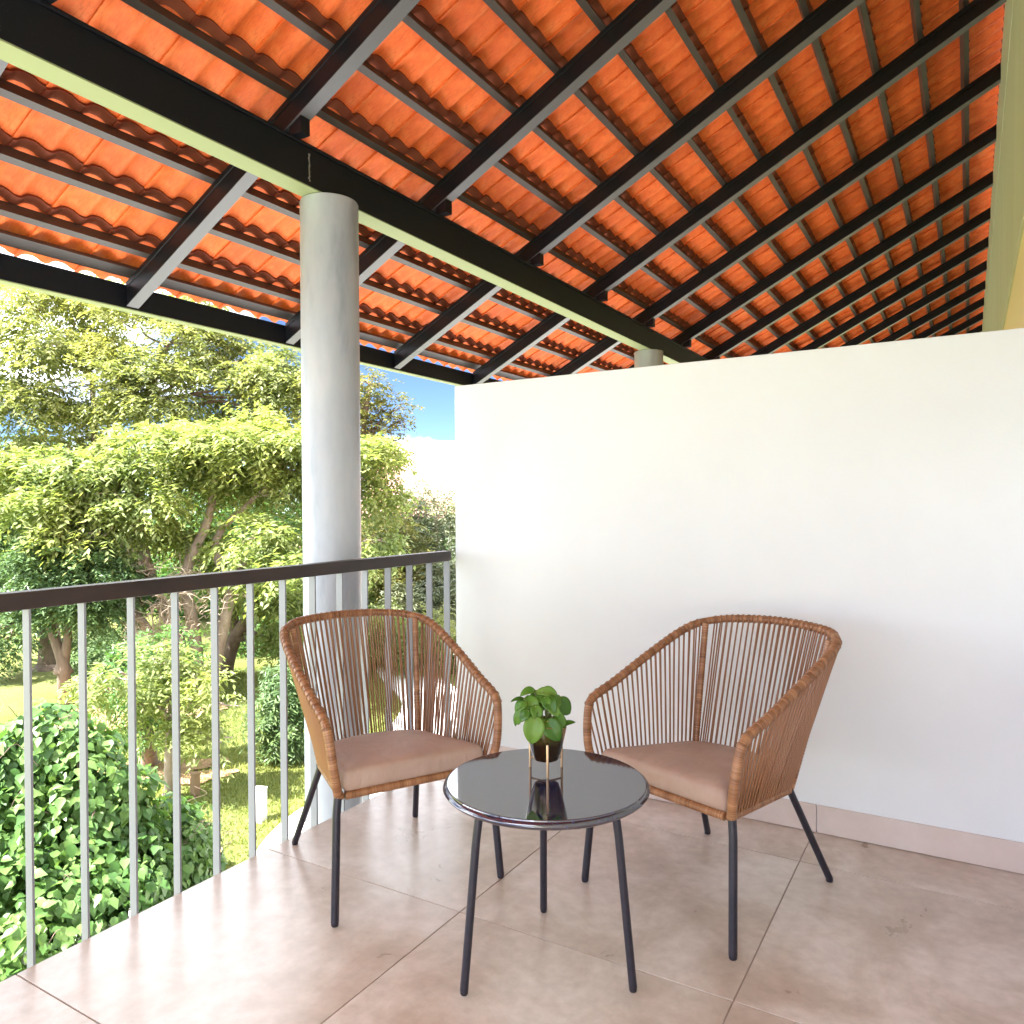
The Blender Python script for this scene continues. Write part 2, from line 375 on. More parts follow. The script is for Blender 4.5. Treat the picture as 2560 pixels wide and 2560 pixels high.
# battens
NB = 17
bat = MB().box(0, .034, -5.7, 19.5, .0, .056)
b_me = bat.mesh('batten', M['batten_grey'])
P = .256/CT
UB0 = -1.238/CT
build(MB().box(0, .07, -5.7, 19.5, .036, .058), 'eaves_board', M['batten_grey'], roof, loc=O0+U*(-1.60)+NV*(H_R+.0008)).rotation_euler = (0, -TH, 0)
for k in range(0, NB-1):
    u = UB0 + k*P
    if u*CT > XH-.05: break
    o = put('batten', b_me, roof); q = O0+U*(u-.0)+NV*(H_R+.0008)
    o.location = q; o.rotation_euler = (0, -TH, 0)
# tiles: shared mesh, two arches per tile
TW, TL = .29, .372
def tile_mesh():
    mb = MB(); S = 18; prof = []
    for i in range(S+1):
        y = TW*i/S*1.12
        w = (y/(TW/2)) % 1.0
        z = .033*np.interp(w, [0, .09, .20, .36, .55, .70, .80, .90, 1], [0, 0, .50, .90, 1, .90, .52, .06, 0])
        prof.append((y, z+.0125*(i/S)))
    W = S+1; R3 = 2*W
    for x in (0, TL-.050, TL):
        for (y, z) in prof: mb.v.append((x, y, z))
        for (y, z) in prof: mb.v.append((x, y, z+.011))
    for r_ in (0, 1):
        q = r_*R3
        for i in range(S):
            a = q+R3
            mb.f += [(q+i, q+i+1, a+i+1, a+i), (q+W+i, a+W+i, a+W+i+1, q+W+i+1)]
        mb.f += [(q, q+R3, q+R3+W, q+W), (q+S, q+W+S, q+R3+W+S, q+R3+S)]
    nb = len(mb.f)
    for i in range(S):
        a = 2*R3
        mb.f += [(i, W+i, W+i+1, i+1), (a+i, a+i+1, a+W+i+1, a+W+i)]
    return mb
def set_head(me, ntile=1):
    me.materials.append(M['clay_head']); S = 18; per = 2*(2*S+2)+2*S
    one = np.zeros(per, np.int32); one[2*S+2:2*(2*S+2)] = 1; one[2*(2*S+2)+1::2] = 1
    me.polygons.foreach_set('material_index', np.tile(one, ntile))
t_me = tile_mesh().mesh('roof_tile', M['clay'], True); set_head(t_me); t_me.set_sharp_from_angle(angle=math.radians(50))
# tile k has its head on batten k; it runs down the slope
tilt = math.asin(.016/TL)
rows = []
for k in range(0, NB+1):
    for j in range(-20, 66):
        rows.append((k, j))
def tile_mat(k, j):
    head_u = UB0 + k*P + .070
    y = j*TW + .07
    rr = random.Random(k*977+j)
    org = O0 + U*(head_u-TL) + NV*(H_R+.0575+.0162) + YV*y
    X = U*math.cos(tilt) - NV*math.sin(tilt); Z = U*math.sin(tilt) + NV*math.cos(tilt)
    w = rr.uniform(-.004, .004)
    X2 = X*math.cos(w)+YV*math.sin(w); Y2 = YV*math.cos(w)-X*math.sin(w)
    org = org + U*rr.uniform(-.004, .004) + NV*rr.uniform(-.0007, .0007)
    return Matrix(((X2[0], Y2[0], Z[0], org[0]), (X2[1], Y2[1], Z[1], org[1]), (X2[2], Y2[2], Z[2], org[2]), (0, 0, 0, 1)))
def px_of(P_):
    q = np.asarray(P_)-CAM; d = q@_f
    return (1280+F_PX*(q@_r2)/d, 1280-F_PX*(q@_u2)/d, d)
cand = []
for k, j in rows:
    hu = UB0+k*P+.070
    if (hu-.1)*CT > XH+.42: continue
    c = O0+U*(hu-P/2)+NV*(H_R+.04)+YV*(j*TW+.07+TW/2)
    x, y, d = px_of(c)
    a = 0
    if d > .3 and -120 < x < 2560+60 and -120 < y < 940:
        vd = (CAM-c); dist = np.linalg.norm(vd); a = abs(vd@NV)/dist**3
        if not (0 < x < 2500 and 0 < y): a *= .3
    cand.append((a, k, j))
cand.sort(reverse=True)
for a, k, j in cand[:300]:
    o = put('roof_tile', t_me, roof); o.matrix_local = tile_mat(k, j)
tv = np.array([v.co[:] for v in t_me.vertices]); tf = [tuple(p.vertices) for p in t_me.polygons]
V = []; Fc = []
for a, k, j in cand[300:]:
    mm = np.array(tile_mat(k, j)); b0 = len(V)*len(tv)
    V.append(tv@mm[:3, :3].T+mm[:3, 3]); Fc.append(np.array(tf)+b0)
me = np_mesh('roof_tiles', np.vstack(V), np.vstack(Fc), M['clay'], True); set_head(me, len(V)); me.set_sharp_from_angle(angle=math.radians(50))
kind(put('roof_tiles', me, roof), 'stuff')
# fascia channel
fb = build(MB().box(-1.533, -1.474, -5.7, 19.5, slope_z(-1.47)-.007, 2.513), 'fascia_beam', M['black_steel'], roof, bevel=.003)
build(MB().box(-1.536, -1.471, -5.7, 19.5, slope_z(-1.47)-.013, slope_z(-1.47)-.0075), 'bottom_flange', M['pale_flange'], fb)

# main beam
beam = build(MB().box(-.357, -.255, -5.7, 19.5, 2.8035, 2.975).box(-.365, -.243, -5.7, 19.5, 2.9755, 2.990), 'steel_beam', M['black_steel'], bevel=.003)
build(MB().box(-.361, -.251, -5.7, 19.5, 2.797, 2.803), 'bottom_flange', M['pale_flange'], beam)
tag(beam, 'long black steel beam resting on the grey columns beneath the rafters', 'beam')

for yy in (-.773,):
    rw = random.Random(2); mbw = MB()
    for i in range(13): z = 2.825+i*.0098; mbw.box(-.2545, -.2528, yy+rw.uniform(-.003, .003)-.004, yy+rw.uniform(.002, .006), z, z+.0085)
    build(mbw, 'weld_seam', M['wire'], beam)
# columns
def column(y, label):
    mb = MB(); S = 64
    mb.lathe([(.1376, GROUND-.2), (.1376, 2.789), (.134, 2.7955)], S)
    o = build(mb, 'column', M['column'], smooth=True, auto=True, loc=(-.31, y, 0)); tag(o, label, 'column', 'round columns carrying the beam')
    return o
column(-.59, 'round grey column standing outside the railing behind the left chair')
column(3.67, 'top of a round grey column just showing over the partition wall')

# ------------------------------------------------------------------ railing
rail = thing('railing', 'terrace railing with dark brown handrail and slim grey upright bars', 'railing')
build(MB().box(-.078, -.024, -5.2, -.003, 1.050, 1.102), 'handrail', M['rail_brown'], rail, bevel=.003)
bar = MB().box(-.070, -.035, 0, .007, -.16, 1.0495)
bar_me = bar.mesh('baluster', M['bar_grey'])
ys = [-2.1175+.1628*k for k in range(-18, 13)]+[-.011]
for y in ys: put('baluster', bar_me, rail, (0, y, 0))
for y in (-.62, -1.60, -2.57):
    build(MB().box(-.0705, -.0325, y+.0, y+.03, -.14, -.11), 'fixing_plate', M['bar_grey'], rail)
build(MB().box(-.066, -.0335, -5.2, -.003, -.20, -.165), 'bottom_rail', M['bar_grey'], rail)

# ------------------------------------------------------------------ cane chairs
KC = np.array([[.3285, .2787, .399], [.3532, .3000, .4813], [.3400, .3130, .6000], [.3100, .3184, .6480], [.2012, .3188, .6821], [.0321, .3219, .7466],
               [-.2269, .3128, .8425], [-.3330, .2600, .8677], [-.3900, .1800, .8780], [-.4132, 0., .8857]])
def catmull(A, steps=10):
    out = []; n_ = len(A)
    for i in range(n_-1):
        p0 = A[max(i-1, 0)] if i > 0 else 2*A[0]-A[1]; p1 = A[i]; p2 = A[i+1]; p3 = A[i+2] if i+2 < n_ else 2*A[-1]-A[-2]
        for t in np.linspace(0, 1, steps, endpoint=False):
            out.append(.5*((2*p1)+(-p0+p2)*t+(2*p0-5*p1+4*p2-p3)*t*t+(-p0+3*p1-3*p2+p3)*t**3))
    out.append(A[-1]); return np.array(out)
def resample(Pn, ds):
    s_ = np.r_[0, np.cumsum(np.linalg.norm(np.diff(Pn, axis=0), axis=1))]; n_ = max(2, int(s_[-1]/ds))
    t = np.linspace(0, s_[-1], n_+1); return np.stack([np.interp(t, s_, Pn[:, i]) for i in range(3)], 1), t
def wrapped(mb, path, rad, seg=12, pitch=.0045):
    Pn, t = resample(path, pitch/3)
    rads = [rad*(1+(.035 if i % 3 else -.045)) for i in range(len(Pn))]
    mb.tube(Pn, rads, seg, uvs=t)
def bar_tube(mb, path, rad, seg=14):
    Pn, t = resample(path, .02); mb.tube(Pn, rad, seg, uvs=t)
RTUBE = .0150
def make_chair():
    ch = thing('cane_chair', 'x', 'chair')
    mir = np.array([1, -1, 1])
    A = np.vstack([KC, KC[:-1][::-1]*mir]); rail_c = catmull(A, 12)
    for _ in range(20): rail_c[1:-1] = .25*rail_c[:-2]+.5*rail_c[1:-1]+.25*rail_c[2:]
    mb = MB(); wrapped(mb, rail_c, RTUBE); build(mb, 'arm_rail', M['cane'], ch, smooth=True)
    # seat frame: front bar, sides, curved back
    fr, bk = np.array([.3285, .270, .398]), np.array([-.1318, .2014, .352])
    mb = MB(); wrapped(mb, np.array([fr*[1, .945, 1], fr*[1, -.945, 1]]), .0135); build(mb, 'front_bar', M['cane'], ch, smooth=True)
    backc = catmull(np.array([bk, bk+[-.055, -.05, -.002], [-.235, .0, .348], (bk+[-.055, -.05, -.002])*mir, bk*mir]), 10)
    for s_ in (1, -1):
        mb = MB(); wrapped(mb, np.array([fr*[1, s_, 1], (fr*.03+bk*.97)*[1, s_, 1]]), .0125); build(mb, 'side_bar', M['cane'], ch, smooth=True)
    mb = MB(); wrapped(mb, backc, .0125); build(mb, 'back_bar', M['cane'], ch, smooth=True)
    top = np.array([-.290, .2620, .8600])
    for s_ in (1, -1):
        mb = MB(); wrapped(mb, np.array([top, (top+bk)/2+[-.004, .004, 0], bk])*[1, s_, 1], .0125, pitch=.012); build(mb, 'back_post', M['cane'], ch, smooth=True)
    # seat web under the cushion
    mb = MB()
    for i in range(13):
        y = -.204+i*.034; x0 = -.17 if abs(y) < .13 else -.10
        mb.box(x0, .315, y-.012, y+.012, .388, .393)
    o = build(mb, 'seat_webbing', M['cord'], ch)
    # legs
    ft, btm = np.array([.3651, .3059, 0]), np.array([-.2938, .2585, 0])
    for s_ in (1, -1):
        sm = np.array([1, s_, 1])
        mb = MB(); a0 = np.array([.3305, .281, .402]); a1 = np.array([.336, .288, .345]); 
        pth = catmull(np.array([a0, a0*.45+a1*.55, a1, a1*.82+ft*.18, ft+[0, 0, .012]])*sm, 6)
        bar_tube(mb, pth, .0133); build(mb, 'leg', M['leg_steel'], ch, smooth=True, auto=True)
        mb = MB(); pth = np.array([bk+[.004, 0, .006], bk*.97+btm*.03+[0, 0, -.004], btm+[0, 0, .012]])*sm
        bar_tube(mb, pth, .0125); build(mb, 'leg', M['leg_steel'], ch, smooth=True, auto=True)
        for f in (ft, btm):
            mb = MB(); mb.lathe([(.0105, .0005), (.0125, .004), (.0125, .013)], 14, (f[0], f[1]*s_)); build(mb, 'foot_cap', M['leg_steel'], ch, smooth=True, auto=True)
    # cords
    s_all = np.r_[0, np.cumsum(np.linalg.norm(np.diff(rail_c, axis=0), axis=1))]; L = s_all[-1]
    def rail_at(d): return np.array([np.interp(d, s_all, rail_c[:, i]) for i in range(3)])
    d_start = s_all[int(12*2.35)]; d_post = s_all[int(12*7)]-.045
    rng = random.Random(3)
    Rb, tb = resample(backc, .004); backL = tb[-1]
    def back_at(q): return np.array([np.interp(q*backL, tb, Rb[:, i]) for i in range(3)])
    spots = []
    for s_ in (1, -1):
        Nn = 23
        for i in range(Nn):
            q = (i+.3)/(Nn-.2); d = d_start+(d_post-d_start)*q
            t_ = rail_at(d); e = fr+(bk-fr)*(.035+.94*q)
            spots.append((t_*[1, s_, 1], e*[1, s_, 1], d if s_ == 1 else L-d))
    Nn = 25; d0 = d_post+.05; d1 = L-d0
    for i in range(Nn):
        q = (i+.5)/Nn; d = d0+(d1-d0)*q
        spots.append((rail_at(d), back_at(.02+.96*q), d))
    for (T_, E_, d) in spots:
        mb = MB(); tt = (rail_at(min(d+.004, L))-rail_at(max(d-.004, 0))); tt /= np.linalg.norm(tt)
        ax = (T_-E_)/np.linalg.norm(T_-E_); w = rng.uniform(.0028, .0048); w2 = rng.uniform(.0022, .0048)*(1 if rng.random() > .12 else 2.4)
        side = np.cross(ax, np.cross(tt, ax)); side /= np.linalg.norm(side); out = np.cross(tt, ax); out /= np.linalg.norm(out)
        if out[0]*T_[0]+out[1]*T_[1] < 0: out = -out
        for sg in (1, -1):
            p0 = T_+side*sg*w+out*sg*.011; p1 = E_+side*sg*w2+out*sg*.006
            mid = (p0+p1)/2+side*rng.uniform(-.002, .002)
            mb.tube([p0, mid, p1], .0033, 5, caps=False)
        # the loop over the rail
        c1 = np.cross(tt, ax); c1 /= np.linalg.norm(c1); c2 = np.cross(tt, c1)
        for sg in (-.7, .9):
            ring = [T_+tt*.0026*sg+(RTUBE+.0012)*(math.cos(a)*c1+math.sin(a)*c2) for a in np.linspace(0, 2*math.pi, 13)]
            mb.tube(ring, .0021, 4, caps=False)
        build(mb, 'cord', M['cord'], ch, smooth=True)
    # cushion
    mb = MB(); NR = 60
    def outline(f):
        pts = []
        C_ = np.array([(.335, -.262), (.335, .262), (-.12, .208), (-.185, .12), (-.205, 0), (-.185, -.12), (-.12, -.208)])
        c0 = np.array([.08, 0])
        for i in range(len(C_)):
            a = C_[i]; b_ = C_[(i+1) % len(C_)]; p_ = C_[i-1]
            # rounded corner
            r_ = .022 if i < 2 else .05
            da = (p_-a)/np.linalg.norm(p_-a); db = (b_-a)/np.linalg.norm(b_-a)
            for t in np.linspace(0, 1, 8):
                q = (1-t)**2*(a+da*r_)+2*t*(1-t)*a+t*t*(b_+(a-b_)*(1-r_/np.linalg.norm(b_-a)))
                pts.append(q)
        pts = np.array(pts)
        return pts
    base = outline(1); cen = np.array([.07, 0]); Z0 = .408
    prof = [(.90, 0.0), (.975, .002), (.993, .008), (1.0, .020), (1.0, .045), (.992, .057), (.975, .0665), (.94, .073), (.86, .0785), (.70, .083), (.5, .086), (.25, .088), (.08, .0885)]
    n0 = len(base)
    for (s_, z) in prof:
        for q in base:
            w = cen+(q-cen)*s_; tiltz = (w[0]-.33)*.105
            mb.v.append((w[0], w[1], Z0+z+tiltz))
    for i in range(len(prof)-1):
        for k in range(n0): k2 = (k+1) % n0; mb.f.append((i*n0+k, i*n0+k2, (i+1)*n0+k2, (i+1)*n0+k))
    mb.f.append(tuple(range(n0))[::-1]); mb.f.append(tuple((len(prof)-1)*n0+k for k in range(n0)))
    cu = build(mb, 'cushion', M['cushion'], ch, smooth=True)
    return ch
chairL = make_chair()
chairR = copy_tree(chairL)
for c, (x, y, a) in ((chairL, (.4104, -1.0717, -.4966)), (chairR, (1.5616, -.6048, -1.9062))):
    c.location = (x, y, 0); c.rotation_euler = (0, 0, a); c['group'] = 'cane armchairs at the round table'
chairL['label'] = 'brown cane armchair by the railing, turned towards the table'
chairR['label'] = 'brown cane armchair in front of the white wall, turned towards the table'

# ------------------------------------------------------------------ table
TC = (1.2640, -1.3430); ZT = .54
tb = thing('side_table', 'small round table with polished dark granite top and three dark legs', 'table', (TC[0], TC[1], 0))
R = .301
prof = [(.02, ZT-.028), (R-.022, ZT-.028), (R-.012, ZT-.0265), (R-.004, ZT-.021), (R, ZT-.014), (R-.002, ZT-.008), (R-.007, ZT-.0045), (R-.0095, ZT-.0040), (R-.0105, ZT-.0008), (R-.012, ZT), (R-.0135, ZT), (R-.03, ZT), (.01, ZT)]
build(MB().lathe(prof, 128), 'table_top', M['granite'], tb, smooth=True, auto=True)
ring = [(.20*math.cos(a), .20*math.sin(a), ZT-.036) for a in np.linspace(0, 2*math.pi, 49)]
build(MB().tube(ring, .008, 8, caps=False), 'ring_frame', M['leg_steel'], tb, smooth=True)
for fx, fy in ((1.137, -1.587), (1.532, -1.339), (1.122, -1.102)):
    dx, dy = fx-TC[0], fy-TC[1]; s_ = .80
    mb = MB(); bar_tube(mb, np.array([(dx*s_, dy*s_, ZT-.029), (dx*(s_+.05), dy*(s_+.05), ZT-.12), (dx, dy, .012)]), .0118)
    build(mb, 'leg', M['leg_steel'], tb, smooth=True, auto=True)
    build(MB().lathe([(.009, .0005), (.0112, .004), (.0112, .0135)], 14, (dx, dy)), 'foot_cap', M['leg_steel'], tb, smooth=True, auto=True)

# plant stand, pot, plant
PC = np.array([1.231, -1.279]); ps = thing('plant_stand', 'brass three-legged wire stand holding the pot on the granite table', 'plant stand', (PC[0], PC[1], ZT))
legs = [(1.2649, -1.3333), (1.1727, -1.2755), (1.2563, -1.2274)]
for (x, y) in legs:
    d = np.array([x, y])-PC; mb = MB(); mb.tube([(d[0], d[1], .001), (d[0], d[1], .096), (d[0], d[1], .099)], [.0042, .0042, .003], 10)
    build(mb, 'leg', M['brass'], ps, smooth=True, auto=True)
for (x, y) in legs:
    d = np.array([x, y])-PC; build(MB().tube([(d[0]*.95, d[1]*.95, .032), (0, 0, .032)], .0028, 8), 'spoke', M['brass'], ps, smooth=True)
pot = thing('plant_pot', 'tapered dark bronze glazed pot standing in the brass wire stand', 'pot', (PC[0], PC[1], ZT+.0355))
po = build(MB().lathe([(.030, 0), (.037, .003), (.046, .028), (.0555, .068), (.062, .098), (.0645, .113), (.0630, .1145), (.0615, .112), (.057, .096), (.002, .094)], 64), 'pot_body', M['pot_glass'], pot, smooth=True, auto=True)
build(MB().lathe([(.002, .0945), (.0555, .097), (.04, .101), (.002, .103)], 32), 'soil', M['soil'], pot, smooth=True)
plant = thing('potted_plant', 'small green potted plant with round fleshy leaves on the granite table', 'plant', (PC[0], PC[1], ZT+.17))
Fv = np.array([PC[0], PC[1], ZT+.2])
def leaf(c, nrm, tipd, L_, W_, curl=.25, cup=.18):
    """round fleshy leaf with a pointed tip: grid patch with thickness from a solidify"""
    tipd = np.array(tipd, float); nrm = np.array(nrm, float); tipd -= nrm*(tipd@nrm)/(nrm@nrm); tipd /= np.linalg.norm(tipd); nrm = nrm/np.linalg.norm(nrm); sd_ = np.cross(nrm, tipd)
    mb = MB(); NU, NW = 10, 6; c = np.array(c, float)
    for i in range(NU+1):
        u = i/NU; wd = W_*(math.sin(math.pi*min(1, u**.80*1.0))**.62 if 0 < u < 1 else 0.02)
        for j in range(NW+1):
            v_ = j/NW*2-1
            z = cup*abs(v_)**1.1*wd*.9-curl*L_*(u-.4)**2*1.6+.10*L_*u*(1-u)
            mb.v.append(tuple(c+tipd*L_*(u-.12)+sd_*wd*.5*v_+nrm*z))
    for i in range(NU):
        for j in range(NW): a = i*(NW+1)+j; mb.f.append((a, a+NW+1, a+NW+2, a+1))
    o = build(mb, 'leaf', M['lf_plant'], plant, smooth=True)
    s_ = o.modifiers.new('s', 'SOLIDIFY'); s_.thickness = .0014; return o
cr_, cu_, cf_ = _r2, _u2, -_f
def tpx(x, y, off):   # position relative to plant origin from the magnified photo coordinates
    k = .1656/F_PX*2.32
    return cr_*(x-762)*k + cu_*(648-y)*k + cf_*off
leaves = [ # x, y, off (towards camera), tip direction (right, up, toward), normal (right, up, toward), L, W
 (700, 275, .010, (-.9, .3, .1), (.1, .75, .6), .050, .036), (835, 290, .015, (.9, -.1, .2), (.0, .7, .7), .056, .040),
 (455, 300, .000, (-.9, -.2, .1), (-.2, .8, .5), .054, .034), (320, 410, .010, (-1, -.05, .0), (.0, .95, .25), .050, .026),
 (515, 410, .020, (-.3, .7, -.2), (-.1, .5, .85), .062, .056), (690, 365, .018, (-.6, .4, 0), (.1, .6, .7), .052, .034),
 (355, 520, .020, (-.6, -.6, .2), (-.5, .5, .7), .060, .044), (660, 450, .012, (.3, .6, 0), (.2, .4, .9), .060, .050),
 (500, 600, .040, (-.5, -.5, .3), (-.3, .4, .85), .056, .050), (620, 580, .045, (.2, -.8, .4), (.3, .4, .85), .054, .044),
 (830, 470, .040, (.4, -.8, .4), (-.2, .6, .8), .066, .050), (935, 410, .010, (.5, .6, .0), (.3, .3, .9), .050, .040),
 (1050, 540, .000, (.7, -.5, .1), (.3, .35, .9), .070, .062), (960, 610, .030, (.6, -.7, .3), (-.5, .2, .8), .068, .030),
 (310, 680, .015, (-.6, -.8, .1), (-.7, .4, .6), .062, .034), (360, 650, .030, (-.4, -.9, .1), (-.5, .3, .8), .060, .034),
 (560, 830, .060, (-.2, -1, .25), (-.1, .2, .95), .092, .070), (870, 820, .060, (.5, -.8, .2), (-.1, .3, .95), .080, .062),
 (1080, 715, .040, (.95, .35, .1), (-.3, .6, .5), .058, .022), (430, 520, .010, (-.4, -.5, .1), (-.2, .5, .8), .050, .036),
 (680, 760, .040, (-.1, -.9, .3), (.3, .3, .9), .050, .040), (760, 420, .045, (.2, -.6, .4), (.2, .5, .8), .046, .036), (600, 330, .0, (-.2, .8, -.2), (-.1, .5, .8), .046, .038), (890, 520, .05, (.7, -.5, .3), (.2, .5, .8), .048, .038), (420, 600, .05, (-.6, -.6, .3), (-.3, .5, .7), .048, .036), (990, 690, .05, (.6, -.7, .3), (.3, .4, .8), .05, .036), (780, 360, -.010, (.2, .8, -.3), (0, .6, .7), .050, .040)]
b_ = lambda t: cr_*t[0]+cu_*t[1]+cf_*t[2]
for x, y, off, td, nd, L_, W_ in leaves:
    c = tpx(x, y, off); t_ = b_(td); t_ /= np.linalg.norm(t_)
    st = c - t_*L_*.45
    leaf(st, b_(nd), t_, L_*.93, W_*.9)
    root = np.array([0, 0, -.035])+cr_*(x-740)*.00002
    mid = (st+root)/2+np.array([0, 0, .012])-np.array([0, 0, 0])
    build(MB().tube(catmull(np.array([root, mid, st]), 4), [.0022]*9, 6), 'stem', M['lf_olive'], plant, smooth=True)

# ------------------------------------------------------------------ garden ground
rng = np.random.default_rng(7)
nx_, ny_ = 90, 90
gxv = np.concatenate([np.linspace(-160, -32, 14), np.linspace(-30, 6, 70), np.linspace(10, 120, 10)])
gyv = np.concatenate([np.linspace(-80, -8, 10), np.linspace(-6, 40, 80), np.linspace(45, 200, 14)])
XX, YY = np.meshgrid(gxv, gyv, indexing='ij')
def gz(x, y):
    dist = np.maximum(0, -x-3)
    return GROUND + .10*np.sin(x*.35+1)*np.sin(y*.28)*np.minimum(1, dist/6)+0.012*np.maximum(0, -x-14)
V = np.stack([XX, YY, gz(XX, YY)], -1).reshape(-1, 3); a, b_n = XX.shape
idx = np.arange(a*b_n).reshape(a, b_n)
Fg = np.stack([idx[:-1, :-1], idx[1:, :-1], idx[1:, 1:], idx[:-1, 1:]], -1).reshape(-1, 4)
kind(put('lawn', np_mesh('lawn', V, Fg, M['lawn'], True)), 'structure')
def gpt(px, py):
    """where the sight line through a pixel meets the lawn"""
    d = _r2*((px-1280)/F_PX)+_u2*((1280-py)/F_PX)+_f; t = (GROUND-CAM[2])/d[2]
    for _ in range(6):
        q = CAM+d*t; t = (float(gz(q[0], q[1]))-CAM[2])/d[2]
    return CAM+d*t
# grass tufts
def scatter_grass(n_, zone):
    P_ = zone(n_); z = gz(P_[:, 0], P_[:, 1]); n_ = len(P_)
    h = rng.uniform(.03, .085, n_); an = rng.uniform(0, 6.28, n_); w = rng.uniform(.006, .013, n_)
    lean = rng.normal(0, .5, (n_, 2))*h[:, None]
    c = np.c_[P_, z]
    dx = np.c_[np.cos(an)*w, np.sin(an)*w, 0*w]
    V = np.stack([c-dx, c+dx, c+np.c_[lean, h]], 1).reshape(-1, 3)
    return V, np.arange(len(V)).reshape(-1, 3)
def zone(n_):
    th = rng.uniform(math.radians(95), math.radians(150), n_); r_ = np.sqrt(rng.uniform(6.5**2, 21**2, n_))
    return np.c_[CAM[0]+r_*np.cos(th), CAM[1]+r_*np.sin(th)]
V, Fq = scatter_grass(150000, zone)
kind(put('grass', np_mesh('grass', V, Fq, M['grass'])), 'stuff')['label'] = 'short lawn grass between the trees'
# bare earth patches and white path
def patch(name, ctr, rx, ry, ang, m, lift, seg=40):
    mb = MB(); ca_, sa_ = math.cos(ang), math.sin(ang); mb.v.append((ctr[0], ctr[1], float(gz(ctr[0], ctr[1]))+lift))
    for k in range(seg):
        w = 2*math.pi*k/seg; j = 1+.16*math.sin(3*w+1)+.09*math.sin(7*w)+.06*math.sin(13*w+2)
        x, y = rx*j*math.cos(w), ry*j*math.sin(w); X_, Y_ = ctr[0]+ca_*x-sa_*y, ctr[1]+sa_*x+ca_*y
        mb.v.append((X_, Y_, float(gz(X_, Y_))+lift))
    for k in range(seg): mb.f.append((0, 1+k, 1+(k+1) % seg))
    return kind(build(mb, name, m), 'structure')
q = gpt(300, 1795); patch('bare_earth', q, 1.7, .8, .9, M['earth'], .03)
q = gpt(400, 1925); patch('bare_earth', q, .9, .45, .9, M['earth'], .03)
q = gpt(500, 1945); patch('bare_earth', q, .5, .3, .9, M['earth'], .03)
def strip(name, pts, w, m, lift):
    pts = catmull(np.array([[*p[:2], 0] for p in pts]), 10); mb = MB()
    t = np.gradient(pts, axis=0); t /= np.linalg.norm(t, axis=1)[:, None]; nn = np.c_[-t[:, 1], t[:, 0], 0*t[:, 0]]
    for p, q in zip(pts, nn):
        for s_ in (-1, 1):
            v = p+q*w*.5*s_; mb.v.append((v[0], v[1], float(gz(v[0], v[1]))+lift))
            mb.v.append((v[0], v[1], float(gz(v[0], v[1]))-.1))
    for i in range(len(pts)-1):
        a = i*4; mb.f += [(a, a+2, a+6, a+4), (a, a+4, a+5, a+1), (a+2, a+3, a+7, a+6)]
    return kind(build(mb, name, m), 'structure')
kind(build(MB().box(-2.6, .24, -9, 19, GROUND-.2, GROUND+.13), 'bounce_pavement', M['paving']), 'structure')  # unseen white apron, added to bounce neutral light up under the roof
bq = gpt(676, 2050)
strip('garden_path', [bq+[2.5, -2.0, 0], bq+[1.35, -.6, 0], bq+[.85, .4, 0], bq+[.65, 1.7, 0], gpt(1020, 1880), gpt(1085, 1760), gpt(1010, 1670), gpt(1110, 1630), gpt(1250, 1610)], 1.35, M['paving'], .05)
# bollard
bo = thing('bollard_light', 'short square white bollard light beside the garden path', 'bollard', (bq[0]-.1, bq[1]-.1, bq[2]), .35)
build(MB().box(-.075, .075, -.075, .075, 0, .43), 'post', M['white_paint'], bo, bevel=.004)
build(MB().box(-.079, .079, -.079, .079, .4305, .450), 'cap', M['white_paint'], bo, bevel=.003)
build(MB().box(.0755, .078, -.045, .045, .375, .387), 'light_slot', M['dark_thing'], bo)
# pot beside the hedge
q = gpt(527, 2178); pt = thing('terracotta_pot', 'yellow terracotta pot at the foot of the climbing hedge', 'pot', q)
build(MB().lathe([(.085, 0), (.12, .20), (.135, .20), (.135, .24), (.12, .24), (.11, .21), (.01, .20)], 28), 'pot_body', M['terracotta'], pt, smooth=True, auto=True)
q = gpt(488, 1990); tag(build(MB().box(-.05, .05, -.05, .05, -.1, .32).box(-.06, .06, -.06, .06, .3205, .345), 'timber_stake', M['timber'], loc=q), 'short square timber stake on the lawn by the hedge', 'stake')
# ------------------------------------------------------------------ far building
fbq = at(1150, 1200, 44); bx, by = fbq[0], fbq[1]
ridge_z = at(1150, 1108, 44)[2]
dirr = np.array([math.cos(.42), math.sin(.42), 0])      # ridge direction, almost square to the view
tow = np.array([math.sin(.42), -math.cos(.42), 0])      # towards the camera
fb_ = thing('far_house', 'distant house with a big pale red tiled roof beyond the trees', 'house', (bx, by, 0))
mb = MB(); NC = 26; run, drop = 6.5, 4.2
for i in range(NC):
    a0 = i/NC; a1 = (i+1)/NC
    for s_, e_ in ((-4.2, 22.0),):
        p = []
        for (aa, lift) in ((a0, 0.0), (a1, .07)):
            for e in (s_, e_):
                p.append(dirr*e+tow*run*aa+np.array([0, 0, ridge_z-drop*aa+lift]))
        b0 = len(mb.v); mb.v += [tuple(x) for x in p]+[tuple(p[2]-np.array([0, 0, .09])), tuple(p[3]-np.array([0, 0, .09]))]
        mb.f += [(b0, b0+1, b0+3, b0+2), (b0+2, b0+3, b0+5, b0+4)]
b0 = len(mb.v); mb.v += [tuple(dirr*e+tow*t_+np.array([0, 0, z])) for e in (-4.2, 22) for t_, z in ((0, ridge_z-.02), (run, ridge_z-drop-.03), (-run, ridge_z-drop))]
mb.f += [(b0, b0+2, b0+5, b0+3), (b0, b0+1, b0+2), (b0+3, b0+5, b0+4), (b0+1, b0+4, b0+5, b0+2)]
build(mb, 'roof', M['far_roof'], fb_)
